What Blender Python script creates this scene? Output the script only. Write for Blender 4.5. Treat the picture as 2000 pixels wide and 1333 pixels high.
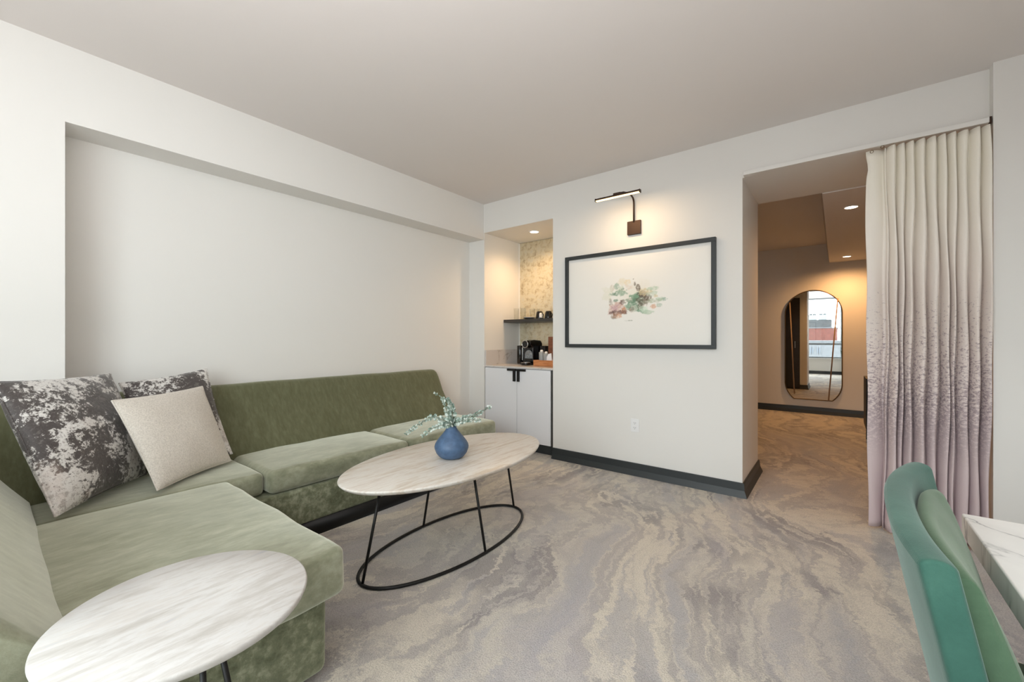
import bpy, math, random
from mathutils import Vector, noise
random.seed(7)
for o in list(bpy.data.objects): bpy.data.objects.remove(o)
SC = bpy.context.scene
COL = SC.collection
R = math.radians

# ---------------- camera, sky, exposure ----------------
cam = bpy.data.cameras.new('camera'); cam.sensor_width = 36; cam.lens = 812/2000*36
cam.shift_y = -2.5/2000; cam.clip_start = .02; cam.clip_end = 300
camo = bpy.data.objects.new('camera', cam); COL.objects.link(camo)
camo.location = (0, 0, 1.18)
camo.rotation_euler = (R(90), 0, math.atan2(635, 812))
SC.camera = camo
SC.view_settings.view_transform = 'Standard'; SC.view_settings.look = 'None'
SC.view_settings.gamma = 1; SC.view_settings.use_curve_mapping = False
SC.view_settings.exposure = 0.2
SC.cycles.max_bounces = 10; SC.cycles.diffuse_bounces = 7; SC.cycles.glossy_bounces = 5
SC.cycles.transparent_max_bounces = 12
SC.cycles.use_denoising = True
SC.cycles.sample_clamp_indirect = 6
W = bpy.data.worlds.new('sky'); SC.world = W; W.use_nodes = True
bg = W.node_tree.nodes['Background']
bg.inputs[0].default_value = (.90, .95, 1.0, 1); bg.inputs[1].default_value = 9.5

def portal(x0, x1, z0, z1, y):
    l = bpy.data.lights.new('window_portal', 'AREA'); l.shape = 'RECTANGLE'; l.size = x1-x0; l.size_y = z1-z0
    l.cycles.is_portal = True
    o = bpy.data.objects.new('window_portal', l); COL.objects.link(o)
    o.location = ((x0+x1)/2, y, (z0+z1)/2); o.rotation_euler = (R(90), 0, 0)   # faces +Y, into the room
portal(-1.85, 1.05, .55, 2.62, -1.56)

# added fill: unseen soft light behind the camera, bounced off the ceiling
l = bpy.data.lights.new('bounce_light', 'AREA'); l.shape = 'DISK'; l.size = 1.6; l.energy = 50; l.color = (1, .98, .99)
o = bpy.data.objects.new('bounce_light', l); COL.objects.link(o); o.location = (-.5, -.4, 1.3); o.rotation_euler = (R(180), 0, 0)

# ---------------- materials ----------------
def lin(c):
    return tuple(((v/255)/12.92 if v/255 <= .04045 else ((v/255+.055)/1.055)**2.4) for v in c)
def mat(name, col, rough=.5, metal=0, **kw):
    m = bpy.data.materials.new(name); m.use_nodes = True
    b = m.node_tree.nodes['Principled BSDF']
    b.inputs['Base Color'].default_value = (*lin(col), 1)
    b.inputs['Roughness'].default_value = rough; b.inputs['Metallic'].default_value = metal
    for k, v in kw.items(): b.inputs[k.replace('_', ' ')].default_value = v
    m.diffuse_color = (*lin(col), 1)
    return m
class NT:
    def __init__(s, m): s.t = m.node_tree; s.n = s.t.nodes; s.b = s.n['Principled BSDF']
    def L(s, a, b): s.t.links.new(a, b)
    def coord(s, kind='Object', scale=(1, 1, 1), rot=(0, 0, 0)):
        c = s.n.new('ShaderNodeTexCoord'); mp = s.n.new('ShaderNodeMapping')
        mp.inputs['Scale'].default_value = scale; mp.inputs['Rotation'].default_value = rot
        s.L(c.outputs[kind], mp.inputs[0]); return mp.outputs[0]
    def noise(s, vec, scale, detail=4, rough=.5, dist=0):
        n = s.n.new('ShaderNodeTexNoise'); n.inputs['Scale'].default_value = scale
        n.inputs['Detail'].default_value = detail; n.inputs['Roughness'].default_value = rough
        n.inputs['Distortion'].default_value = dist
        s.L(vec, n.inputs['Vector']); return n
    def ramp(s, fac, stops, interp='LINEAR'):
        r = s.n.new('ShaderNodeValToRGB'); cr = r.color_ramp; cr.interpolation = interp
        while len(cr.elements) < len(stops): cr.elements.new(.5)
        for e, (p, c) in zip(cr.elements, stops):
            e.position = p; e.color = (*lin(c), 1) if len(c) == 3 else c
        s.L(fac, r.inputs[0]); return r.outputs[0]
    def mix(s, fac, a, b, mode='MIX'):
        m = s.n.new('ShaderNodeMix'); m.data_type = 'RGBA'; m.blend_type = mode
        for i, v in ((0, fac), (6, a), (7, b)):
            if hasattr(v, 'links'): s.L(v, m.inputs[i])
            elif isinstance(v, (int, float)): m.inputs[i].default_value = v
            else: m.inputs[i].default_value = (*lin(v), 1)
        return m.outputs[2]
    def math(s, op, a, b=0.0, c=0.0):
        m = s.n.new('ShaderNodeMath'); m.operation = op
        for i, v in enumerate((a, b, c)):
            if hasattr(v, 'links'): s.L(v, m.inputs[i])
            else: m.inputs[i].default_value = v
        return m.outputs[0]
    def base(s, c): s.L(c, s.b.inputs['Base Color'])
    def bump(s, h, strength=.3, dist=.01):
        b = s.n.new('ShaderNodeBump'); b.inputs['Strength'].default_value = strength; b.inputs['Distance'].default_value = dist
        s.L(h, b.inputs['Height']); s.L(b.outputs[0], s.b.inputs['Normal'])
BLK, WHT = (0, 0, 0), (255, 255, 255)

def paint(name, col, rough=.6):
    m = mat(name, col, rough); n = NT(m); v = n.coord()
    n.bump(n.noise(v, 140, 3).outputs[0], .06, .002)
    c = n.noise(v, .8, 2)
    n.base(n.mix(c.outputs[0], tuple(int(x*.985) for x in col), col)); return m
M = {}
M['wall'] = paint('warm_white_paint', (227, 225, 221))
M['ceiling'] = paint('ceiling_paint', (226, 221, 218), .8)
M['black_base'] = mat('charcoal_vinyl', (40, 45, 47), .45)
M['black_metal'] = mat('black_powder_coat', (20, 19, 18), .45, .3)
M['black_gloss'] = mat('black_gloss_plastic', (12, 12, 13), .18)
M['dark_lam'] = mat('dark_laminate', (52, 50, 48), .4)
M['white_lam'] = mat('white_laminate', (226, 226, 229), .4)
M['white_plastic'] = mat('white_plastic', (232, 232, 232), .35)
M['slot'] = mat('dark_slot', (60, 58, 56), .6)
M['chrome'] = mat('chrome', (200, 200, 200), .15, 1)
M['grey_can'] = mat('grey_canister', (150, 152, 152), .4)
M['bronze'] = mat('dark_bronze', (66, 49, 39), .5, .6)
M['brass_edge'] = mat('bronze_edge', (110, 88, 62), .35, .9)
M['strap'] = mat('tan_leather', (150, 122, 96), .6)
M['cream'] = mat('white_ceramic', (235, 232, 228), .25)
M['paper'] = mat('white_paper', (238, 238, 240), .6)
M['tank'] = mat('galvanised_grey', (120, 126, 130), .6)

def emis(name, col, s):
    m = bpy.data.materials.new(name); m.use_nodes = True; n = m.node_tree.nodes; n.clear()
    e = n.new('ShaderNodeEmission'); e.inputs[0].default_value = (*col, 1); e.inputs[1].default_value = s
    o = n.new('ShaderNodeOutputMaterial'); m.node_tree.links.new(e.outputs[0], o.inputs[0]); return m
M['warm_glow'] = emis('warm_lamp', (1, .80, .55), 14)
M['strip_glow'] = emis('warm_strip', (1, .68, .34), 2.6)
M['led_line'] = emis('led_line', (1, .86, .68), 1.6)

def glass(name, tint=(1, 1, 1), f=.06):
    m = bpy.data.materials.new(name); m.use_nodes = True; n = m.node_tree.nodes; L = m.node_tree.links; n.clear()
    t = n.new('ShaderNodeBsdfTransparent'); t.inputs[0].default_value = (*tint, 1)
    g = n.new('ShaderNodeBsdfGlossy'); g.inputs['Roughness'].default_value = .03
    lw = n.new('ShaderNodeLayerWeight'); lw.inputs[0].default_value = .5; pw = n.new('ShaderNodeMath'); pw.operation = 'POWER'; pw.inputs[1].default_value = 3; sc_ = n.new('ShaderNodeMath'); sc_.operation = 'MULTIPLY_ADD'; sc_.inputs[1].default_value = .5; sc_.inputs[2].default_value = f
    mx = n.new('ShaderNodeMixShader'); o = n.new('ShaderNodeOutputMaterial')
    L.new(lw.outputs['Facing'], pw.inputs[0]); L.new(pw.outputs[0], sc_.inputs[0]); L.new(sc_.outputs[0], mx.inputs[0]); L.new(t.outputs[0], mx.inputs[1]); L.new(g.outputs[0], mx.inputs[2]); L.new(mx.outputs[0], o.inputs[0])
    return m
M['pane'] = glass('window_glass', (.96, .98, .97), .05)
M['tumbler'] = glass('tumbler_glass', (.975, .98, .975), .05)
m = mat('mirror_silver', (238, 240, 238), .01, 1); M['mirror'] = m

# carpet: abstract marbled loop pile
m = mat('marbled_carpet', (176, 166, 154), .95); n = NT(m)
v = n.coord('Object', rot=(0, 0, R(-12)))
w1 = n.noise(v, .42, 2, .45)
sub = n.n.new('ShaderNodeVectorMath'); sub.operation = 'MULTIPLY_ADD'
n.L(w1.outputs['Color'], sub.inputs[0]); sub.inputs[1].default_value = (2.1, 2.1, 0); n.L(v, sub.inputs[2])
w2 = n.noise(v, 5.5, 5, .65)
sb2 = n.n.new('ShaderNodeVectorMath'); sb2.operation = 'MULTIPLY_ADD'
n.L(w2.outputs['Color'], sb2.inputs[0]); sb2.inputs[1].default_value = (.16, .16, 0); n.L(sub.outputs[0], sb2.inputs[2])
w3 = n.noise(v, 24, 4, .7); sb3 = n.n.new('ShaderNodeVectorMath'); sb3.operation = 'MULTIPLY_ADD'
n.L(w3.outputs['Color'], sb3.inputs[0]); sb3.inputs[1].default_value = (.09, .09, 0); n.L(sb2.outputs[0], sb3.inputs[2]); sb2 = sb3
st = n.n.new('ShaderNodeMapping'); st.inputs['Scale'].default_value = (2.2, .42, 1); n.L(sb2.outputs[0], st.inputs[0])
bands = n.noise(st.outputs[0], 1.25, 7, .6)
colr = n.ramp(bands.outputs[0], [(.33, (178, 177, 180)), (.40, (190, 186, 183)), (.43, (204, 198, 190)), (.455, (208, 202, 191)), (.475, (184, 178, 174)),
        (.50, (190, 184, 177)), (.515, (214, 207, 194)), (.58, (218, 210, 197)), (.60, (194, 189, 184)), (.70, (184, 182, 183))])
st2 = n.n.new('ShaderNodeMapping'); st2.inputs['Scale'].default_value = (2.2, .42, 1); st2.inputs['Location'].default_value = (4, 2, 0); n.L(sb2.outputs[0], st2.inputs[0])
b2 = n.noise(st2.outputs[0], 1.1, 4, .5)
brk = n.ramp(n.noise(v, 1.8, 3).outputs[0], [(.44, BLK), (.58, WHT)])
fr = n.noise(v, 34, 4, .8)
for off in (.47, .53):
    wd = n.math('MULTIPLY_ADD', fr.outputs[0], .05, -.012)
    ln = n.ramp(n.math('SUBTRACT', n.math('ABSOLUTE', n.math('SUBTRACT', b2.outputs[0], off)), wd), [(0, WHT), (.006, BLK)])
    colr = n.mix(n.math('MULTIPLY', n.math('MULTIPLY', ln, brk), .7), colr, (146, 141, 142))
mt = n.noise(sb2.outputs[0], 11, 9, .8)
colr = n.mix(n.math('MULTIPLY', n.ramp(mt.outputs[0], [(.50, BLK), (.56, WHT)]), .38), colr, (176, 171, 167))
pt = n.noise(st2.outputs[0], .9, 5, .7)
colr = n.mix(n.math('MULTIPLY', n.ramp(pt.outputs[0], [(.52, BLK), (.62, WHT)]), .5), colr, (184, 180, 184))
pt2 = n.noise(v, 1.1, 3, .6)
colr = n.mix(n.math('MULTIPLY', n.ramp(pt2.outputs[0], [(.6, BLK), (.72, WHT)]), .3), colr, (206, 190, 174))
pile = n.noise(v, 170, 2, .8)
colr = n.mix(n.ramp(pile.outputs[0], [(.40, (60, 60, 60)), (.56, WHT)]), n.mix(.24, colr, BLK), colr)
n.base(colr); n.bump(pile.outputs[0], .7, .006)
M['carpet'] = m

# velvet
def velvet(name, dark, mid, light, scale=7, sheen=.9, stint=(1, 1, .9), stretch=(1, 1, 1)):
    m = mat(name, mid, .75); n = NT(m); v = n.coord(scale=stretch)
    a = n.noise(v, scale, 7, .72, .15); b = n.noise(v, scale*.25, 3)
    f = n.math('ADD', n.math('MULTIPLY', a.outputs[0], .7), n.math('MULTIPLY', b.outputs[0], .3))
    n.base(n.ramp(f, [(.36, dark), (.5, mid), (.64, light)]))
    n.b.inputs['Sheen Weight'].default_value = sheen; n.b.inputs['Sheen Roughness'].default_value = .45
    n.b.inputs['Sheen Tint'].default_value = (*stint, 1)
    n.b.inputs['Specular IOR Level'].default_value = .15
    n.bump(n.noise(v, 420, 2).outputs[0], .18, .002); return m
M['green_velvet'] = velvet('olive_velvet', (112, 114, 92), (134, 136, 114), (158, 160, 139), 12, 1.0, (.96, .98, .86), (2.4, .8, 1))  # paler copy of the sofa velvet, light on the seats put into colour
M['green_back'] = velvet('olive_velvet_back', (90, 91, 66), (98, 99, 74), (108, 109, 84), 20, .4, (.9, .92, .76), (1, 2.5, .6))  # same velvet darkened, backrest shade put into the colour
M['green_velvet_base'] = velvet('olive_velvet_base', (86, 90, 68), (112, 115, 92), (150, 153, 130), 30, .7, (.85, .9, .7))  # same velvet again, shade on the upright base fronts put into colour
M['teal_velvet'] = velvet('teal_velvet', (44, 78, 68), (53, 89, 78), (66, 102, 90), 6, .3, (.7, .8, .75))
M['teal_inner'] = velvet('teal_velvet_inner', (70, 93, 72), (80, 104, 81), (94, 117, 93), 6, .3, (.8, .85, .75))

m = mat('crushed_velvet', (90, 80, 74), .45); n = NT(m)
v = n.coord(); d1 = n.noise(v, 4.2, 2, .5, .5); hf = n.noise(v, 34, 6, .72, .3)
h2 = n.noise(v, 90, 4, .8); f = n.math('ADD', n.math('MULTIPLY', d1.outputs[0], .42), n.math('ADD', n.math('MULTIPLY', hf.outputs[0], .38), n.math('MULTIPLY', h2.outputs[0], .2)))
c = n.ramp(f, [(.38, (110, 104, 100)), (.44, (58, 51, 49)), (.505, (78, 71, 68)), (.518, (190, 186, 182)), (.56, (224, 221, 217)), (.62, (160, 153, 148)), (.68, (206, 200, 195))])
ov = n.noise(v, 3.1, 4, .6)
c = n.mix(n.math('MULTIPLY', n.ramp(ov.outputs[0], [(.56, BLK), (.68, WHT)]), .5), c, (190, 168, 156))
n.base(c); n.b.inputs['Sheen Weight'].default_value = .3; n.bump(hf.outputs[0], .5, .01); M['crushed'] = m

def weave(name, a, b, sc=160):
    m = mat(name, a, .9); n = NT(m); v = n.coord(scale=(1, 1, 1))
    x = n.noise(v, sc, 3, .8); n.base(n.ramp(x.outputs[0], [(.38, b), (.6, a)])); n.bump(x.outputs[0], .35, .003)
    n.b.inputs['Sheen Weight'].default_value = .2; return m
M['linen'] = weave('oatmeal_linen', (218, 211, 201), (194, 187, 177))

# travertine / marble tops (vein direction along Y)
def stone(name, cols, scale=2.2, stretch=(7, 1, 1), rot=0):
    m = mat(name, cols[2], .35); n = NT(m); v = n.coord(scale=stretch, rot=(0, 0, rot))
    a = n.noise(v, scale, 9, .62, .35); b = n.noise(v, scale*3.2, 8, .7)
    f = n.math('ADD', n.math('MULTIPLY', a.outputs[0], .6), n.math('MULTIPLY', b.outputs[0], .4))
    c = n.ramp(f, [(.36, cols[0]), (.45, cols[1]), (.5, cols[2]), (.56, cols[3]), (.64, cols[4])])
    n.base(c); return m
M['trav'] = stone('travertine_top', [(186, 172, 156), (205, 196, 184), (216, 212, 205), (208, 200, 190), (190, 178, 166)])
M['trav2'] = stone('pale_travertine_top', [(174, 170, 164), (192, 189, 185), (203, 202, 200), (196, 192, 187), (178, 180, 184)], 2.4, (6.5, 1.1, 1), R(-8))
def marble(name, base, vein, sc=1.4, w=.018):
    m = mat(name, base, .22); n = NT(m); v = n.coord()
    a = n.noise(v, sc, 6, .55, .8)
    ln = n.ramp(n.math('ABSOLUTE', n.math('SUBTRACT', a.outputs[0], .5)), [(0, WHT), (w*.4, (120, 120, 120)), (w, BLK)])
    k = n.ramp(n.noise(v, sc*1.7, 3).outputs[0], [(.42, BLK), (.6, WHT)])
    soft = n.ramp(n.math('ABSOLUTE', n.math('SUBTRACT', a.outputs[0], .5)), [(0, (110, 110, 110)), (.09, BLK)])
    c = n.mix(n.math('MULTIPLY', n.math('ADD', n.math('MULTIPLY', ln, .8), n.math('MULTIPLY', soft, .5)), k), base, vein)
    n.base(c); return m
M['marble'] = marble('white_marble', (236, 235, 232), (120, 122, 126), 1.9, .02)
M['counter'] = marble('warm_quartz', (206, 200, 196), (140, 122, 108), 2.4, .02)

# antiqued mirror glass
m = mat('antique_mirror', (205, 190, 155), .3, .45); n = NT(m); v = n.coord()
a = n.noise(v, 16, 8, .7, .2); b = n.noise(v, 4, 4)
c = n.ramp(a.outputs[0], [(.34, (168, 144, 112)), (.45, (206, 190, 156)), (.53, (222, 210, 182)), (.66, (212, 205, 188))])
n.base(n.mix(n.math('MULTIPLY', b.outputs[0], .4), c, (200, 200, 184)))
M['antique'] = m

def wood(name, a, b, stretch=(1, 1, 8)):
    m = mat(name, a, .5); n = NT(m); v = n.coord(scale=stretch); x = n.noise(v, 9, 5, .6)
    n.base(n.ramp(x.outputs[0], [(.4, b), (.6, a)])); return m
M['wood'] = wood('orange_wood', (198, 134, 84), (168, 104, 60), (1, 8, 8))
M['wood_dark'] = wood('brown_wood', (138, 84, 56), (110, 64, 42))
m = mat('espresso_door', (34, 27, 24), .35); M['espresso'] = m

# ombre curtain: cream top, flecked pinkish middle, mauve foot
m = mat('ombre_curtain', (190, 180, 175), .85); n = NT(m)
tc = n.n.new('ShaderNodeTexCoord'); sp = n.n.new('ShaderNodeSeparateXYZ'); n.L(tc.outputs['Object'], sp.inputs[0])
zz = n.math('DIVIDE', sp.outputs[2], 2.4)
c = n.ramp(zz, [(.05, (202, 184, 186)), (.28, (208, 192, 192)), (.42, (222, 208, 204)), (.58, (232, 221, 214)), (.75, (240, 233, 224)), (.92, (242, 237, 225))])
vm = n.n.new('ShaderNodeMapping'); vm.inputs['Scale'].default_value = (1, 1, 2.0); n.L(tc.outputs['Object'], vm.inputs[0])
fl = n.noise(vm.outputs[0], 46, 5, .75, .4)
band = n.ramp(zz, [(.18, BLK), (.34, WHT), (.56, WHT), (.68, BLK)])
shift = n.math('SUBTRACT', fl.outputs[0], n.math('MULTIPLY', n.math('SUBTRACT', .45, zz), .45))
dk = n.ramp(shift, [(.40, WHT), (.48, BLK)])
lt = n.ramp(shift, [(.49, BLK), (.53, WHT)])
c = n.mix(n.math('MULTIPLY', n.math('MULTIPLY', dk, band), .75), c, (138, 122, 128))
c = n.mix(n.math('MULTIPLY', n.math('MULTIPLY', lt, band), .6), c, (226, 216, 208))
fine = n.noise(vm.outputs[0], 200, 3, .7)
c = n.mix(n.math('MULTIPLY', fine.outputs[0], .06), c, (90, 80, 84))
n.base(c); n.bump(fine.outputs[0], .3, .003); M['ombre'] = m
M['sheer'] = mat('white_window_curtain', (225, 228, 226), .9)

m = mat('matte_blue_glaze', (66, 92, 124), .5); n = NT(m)
x = n.noise(n.coord(), 30, 4); n.base(n.ramp(x.outputs[0], [(.35, (60, 84, 114)), (.65, (76, 102, 134))])); M['blue'] = m
m = mat('eucalyptus_leaf', (150, 180, 170), .65); n = NT(m)
x = n.noise(n.coord(), 60, 3); n.base(n.ramp(x.outputs[0], [(.38, (104, 126, 112)), (.5, (156, 172, 162)), (.62, (208, 215, 208))])); M['leaf'] = m
M['stem'] = mat('grey_green_stem', (120, 125, 105), .7)
def brick(name, a, b):
    m = mat(name, a, .9); n = NT(m); x = n.noise(n.coord(), 1.5, 6); n.base(n.ramp(x.outputs[0], [(.35, b), (.65, a)])); return m
M['brickface'] = brick('red_brick_face', (104, 62, 54), (88, 52, 46))
M['greyface'] = brick('grey_concrete_face', (66, 68, 70), (56, 58, 60))
M['whiteface'] = brick('white_render_face', (96, 98, 101), (90, 92, 95))
M['darkglass'] = mat('dark_far_window', (70, 78, 88), .2)
M['asphalt'] = mat('street', (96, 96, 98), .9)

# ---------------- mesh helpers ----------------
class MB:
    def __init__(s): s.v = []; s.f = []
    def add(s, v, f):
        k = len(s.v); s.v += [tuple(p) for p in v]; s.f += [tuple(i+k for i in q) for q in f]; return s
    def box(s, x0, x1, y0, y1, z0, z1):
        return s.add([(x0,y0,z0),(x1,y0,z0),(x1,y1,z0),(x0,y1,z0),(x0,y0,z1),(x1,y0,z1),(x1,y1,z1),(x0,y1,z1)],
              [(0,3,2,1),(4,5,6,7),(0,1,5,4),(1,2,6,5),(2,3,7,6),(3,0,4,7)])
    def rbox(s, x0, x1, y0, y1, z0, z1, r=.04, seg=.08, crown=0, wob=0, side=0, cut=None):
        def lst(a, b):
            rr = min(r, (b-a)/2*.98); L = [a, a+rr*.12, a+rr*.4, a+rr*.7, a+rr]
            k = max(1, int((b-a-2*rr)/seg)); L += [a+rr+(b-a-2*rr)*i/k for i in range(1, k)]
            return L+[b-rr, b-rr*.7, b-rr*.4, b-rr*.12, b]
        X, Y, Z = lst(x0, x1), lst(y0, y1), lst(z0, z1); idx = {}; V = []; Fc = []
        lo = (x0, y0, z0); hi = (x1, y1, z1)
        def vid(p):
            key = tuple(round(c, 6) for c in p)
            if key in idx: return idx[key]
            q = []
            for c, a, b in zip(p, lo, hi):
                rr = min(r, (b-a)/2*.98); q.append(min(max(c, a+rr), b-rr))
            d = Vector(p)-Vector(q)
            rr = [min(r, (b-a)/2*.98) for a, b in zip(lo, hi)]
            if d.length > 1e-9:
                dn = d.normalized(); P = Vector(q)+Vector((dn[0]*rr[0], dn[1]*rr[1], dn[2]*rr[2]))
            else: P = Vector(p)
            u = (P.x-x0)/(x1-x0)*2-1; w = (P.y-y0)/(y1-y0)*2-1; t = (P.z-z0)/(z1-z0)
            if crown: P.z += crown*(1-abs(u)**2.4)*(1-abs(w)**2.4)*max(t, 0)
            if side:
                b_ = math.sin(min(max(t, 0), 1)*math.pi)*side
                P.x += u*b_*(1-abs(w)**4); P.y += w*b_*(1-abs(u)**4)
            if wob:
                nn = noise.noise_vector(P*5)*wob; P += nn
            if cut: P = cut(P)
            idx[key] = len(V); V.append(tuple(P)); return idx[key]
        def face(A, B, fn, flip):
            for i in range(len(A)-1):
                for j in range(len(B)-1):
                    q = [vid(fn(A[i], B[j])), vid(fn(A[i+1], B[j])), vid(fn(A[i+1], B[j+1])), vid(fn(A[i], B[j+1]))]
                    Fc.append(q[::-1] if flip else q)
        face(X, Y, lambda a, b: (a, b, z1), False); face(X, Y, lambda a, b: (a, b, z0), True)
        face(X, Z, lambda a, b: (a, y0, b), False); face(X, Z, lambda a, b: (a, y1, b), True)
        face(Y, Z, lambda a, b: (x1, a, b), False); face(Y, Z, lambda a, b: (x0, a, b), True)
        return s.add(V, Fc)
    def tube(s, pts, r, n=10, closed=False):
        pts = [Vector(p) for p in pts]; N = len(pts); V = []; F = []; up = None
        for i, p in enumerate(pts):
            a = pts[(i-1) % N] if (closed or i > 0) else p; b = pts[(i+1) % N] if (closed or i < N-1) else p
            t = (b-a).normalized()
            if up is None: up = Vector((0, 0, 1)) if abs(t.z) < .9 else Vector((1, 0, 0))
            u = (up-t*up.dot(t)).normalized(); w = t.cross(u); up = u
            rr = r[i] if isinstance(r, (list, tuple)) else r
            for k in range(n):
                an = 2*math.pi*k/n; V.append(p+u*math.cos(an)*rr+w*math.sin(an)*rr)
        for i in range(N if closed else N-1):
            for k in range(n):
                a = i*n+k; b = i*n+(k+1) % n; c = ((i+1) % N)*n+(k+1) % n; d = ((i+1) % N)*n+k
                F.append((a, b, c, d))
        if not closed: F += [tuple(range(n))[::-1], tuple((N-1)*n+k for k in range(n))]
        return s.add(V, F)
    def lathe(s, prof, c=(0, 0, 0), n=32, sx=1, sy=1):
        V = []; F = []; N = len(prof)
        for (r, z) in prof:
            for k in range(n):
                a = 2*math.pi*k/n; V.append((c[0]+r*math.cos(a)*sx, c[1]+r*math.sin(a)*sy, c[2]+z))
        for i in range(N-1):
            for k in range(n):
                F.append((i*n+k, i*n+(k+1) % n, (i+1)*n+(k+1) % n, (i+1)*n+k))
        F.append(tuple(range(n))[::-1]); F.append(tuple((N-1)*n+k for k in range(n)))
        return s.add(V, F)
    def prism(s, poly, axis, a, b):
        n = len(poly); V = []
        for t in (a, b):
            for p, q in poly:
                V.append({'x': (t, p, q), 'y': (p, t, q), 'z': (p, q, t)}[axis])
        F = [(i, (i+1) % n, n+(i+1) % n, n+i) for i in range(n)] + [tuple(range(n))[::-1], tuple(range(n, 2*n))]
        return s.add(V, F)
    def build(s, name, m, parent=None, at=None, smooth=False, bevel=0, bseg=2, **tags):
        me = bpy.data.meshes.new(name); L = Vector(at) if at is not None else (Vector(parent['_L']) if parent is not None else Vector((0, 0, 0)))
        me.from_pydata([tuple(Vector(p)-L) for p in s.v], [], s.f); me.update()
        import bmesh
        bm = bmesh.new(); bm.from_mesh(me); bmesh.ops.recalc_face_normals(bm, faces=bm.faces); bm.to_mesh(me); bm.free()
        me.materials.append(m)
        if smooth: me.polygons.foreach_set('use_smooth', [True]*len(me.polygons))
        o = bpy.data.objects.new(name, me); COL.objects.link(o)
        if parent is not None: o.parent = parent
        else: o.location = L
        o['_L'] = tuple(L)
        if bevel:
            md = o.modifiers.new('Bevel', 'BEVEL'); md.width = bevel; md.segments = bseg; md.limit_method = 'ANGLE'; md.angle_limit = R(35)
            md.harden_normals = False
            if not smooth:
                me.polygons.foreach_set('use_smooth', [True]*len(me.polygons))
            wn = o.modifiers.new('WN', 'WEIGHTED_NORMAL'); wn.keep_sharp = True
        for k, vv in tags.items(): o[k] = vv
        return o
def thing(name, loc, label, category, group=None):
    o = bpy.data.objects.new(name, None); COL.objects.link(o); o.location = loc; o.empty_display_size = .05
    o['_L'] = tuple(loc); o['label'] = label; o['category'] = category
    if group: o['group'] = group
    return o
def struct(mb, name, m, **k): return mb.build(name, m, kind='structure', **k)

# ---------------- the setting ----------------
XA, YB, ZC, ZO = -3.158, 3.52, 2.714, 2.393
struct(MB().box(-4.7, 2.2, -1.62, 8.3, -.12, 0), 'floor', M['carpet'])
struct(MB().box(-3.6, 1.3, -1.62, YB, ZC, ZC+.15), 'ceiling', M['ceiling'])
b = MB(); b.box(-3.6, XA, -1.62, .271, 0, ZC); b.box(-3.6, XA, .271, YB, 2.314, ZC)
b.box(-3.6, -3.385, .271, YB, 0, 2.314); b.box(-3.6, -3.150, YB, 4.285, 0, ZC)
struct(b, 'wall_left', M['wall'])
b = MB(); b.box(-3.150, -2.234, YB, 4.285, 2.391, ZC+.1); b.box(-3.150, -2.234, 4.195, 4.285, 0, 2.391)
b.box(-2.234, -.559, YB, 4.285, 0, ZC+.1); b.box(-.559, .68, YB, 4.285, ZO, ZC+.1)
b.box(.68, 1.3, 3.45, 4.285, 0, ZC+.1); b.box(-4.7, -3.6, 4.2, 4.285, 0, ZC+.1); b.box(1.3, 2.2, 4.2, 4.285, 0, ZC+.1)
struct(b, 'wall_back', M['wall'])
struct(MB().box(1.1, 1.3, -1.62, 3.45, 0, ZC), 'wall_right', M['wall'])
# bedroom beyond the opening
struct(MB().box(-4.7, 2.2, 8.2, 8.35, 0, 2.85), 'wall_bedroom_far', M['wall'])
struct(MB().box(-4.85, -4.7, 4.2, 8.35, 0, 2.85), 'wall_bedroom_left', M['wall'])
struct(MB().box(2.2, 2.35, 4.2, 8.35, 0, 2.85), 'wall_bedroom_right', M['wall'])
struct(MB().box(-4.7, -.10, 4.285, 8.2, 2.688, 2.85), 'ceiling_bedroom', M['ceiling'])
struct(MB().prism([(-.097, 2.385), (2.2, 2.385), (2.2, 2.85), (-.10, 2.85), (-.133, 2.688)], 'y', 4.285, 8.2), 'ceiling_soffit', M['ceiling'])
# window wall behind the camera: one wide opening
YW = -1.5
b = MB(); b.box(-3.6, 1.3, YW-.12, YW, 0, .55); b.box(-3.6, 1.3, YW-.12, YW, 2.62, ZC+.15)
b.box(-3.6, -1.85, YW-.12, YW, .55, 2.62); b.box(1.05, 1.3, YW-.12, YW, .55, 2.62)
struct(b, 'wall_window', M['wall'])
w = MB(); f0, f1 = YW-.10, YW-.04
for a, c, d, e in ((-1.85, 1.05, .55, .59), (-1.85, 1.05, 2.57, 2.62), (-1.85, -1.81, .59, 2.57), (1.01, 1.05, .59, 2.57), (-1.81, 1.01, 1.0, 1.06)):
    w.box(a, c, f0, f1, d, e)
xs = [-1.81, -.9, .12, 1.01]
for x in xs[1:-1]: w.box(x-.03, x+.03, f0-.002, f1+.002, .59, 2.57)
win = struct(w, 'window_1', M['tank'], at=(-.95, YW-.07, .55))
for i in range(3):
    a = xs[i]+(.03 if i else 0); c = xs[i+1]-(.03 if i < 2 else 0)
    for d, e in ((.59, 1.0), (1.06, 2.57)):
        MB().box(a, c, YW-.074, YW-.068, d, e).build('pane', M['pane'], win)
MB().box(-1.87, 1.07, YW-.04, YW+.05, .525, .55).build('window_sill', M['white_plastic'], win)

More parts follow.
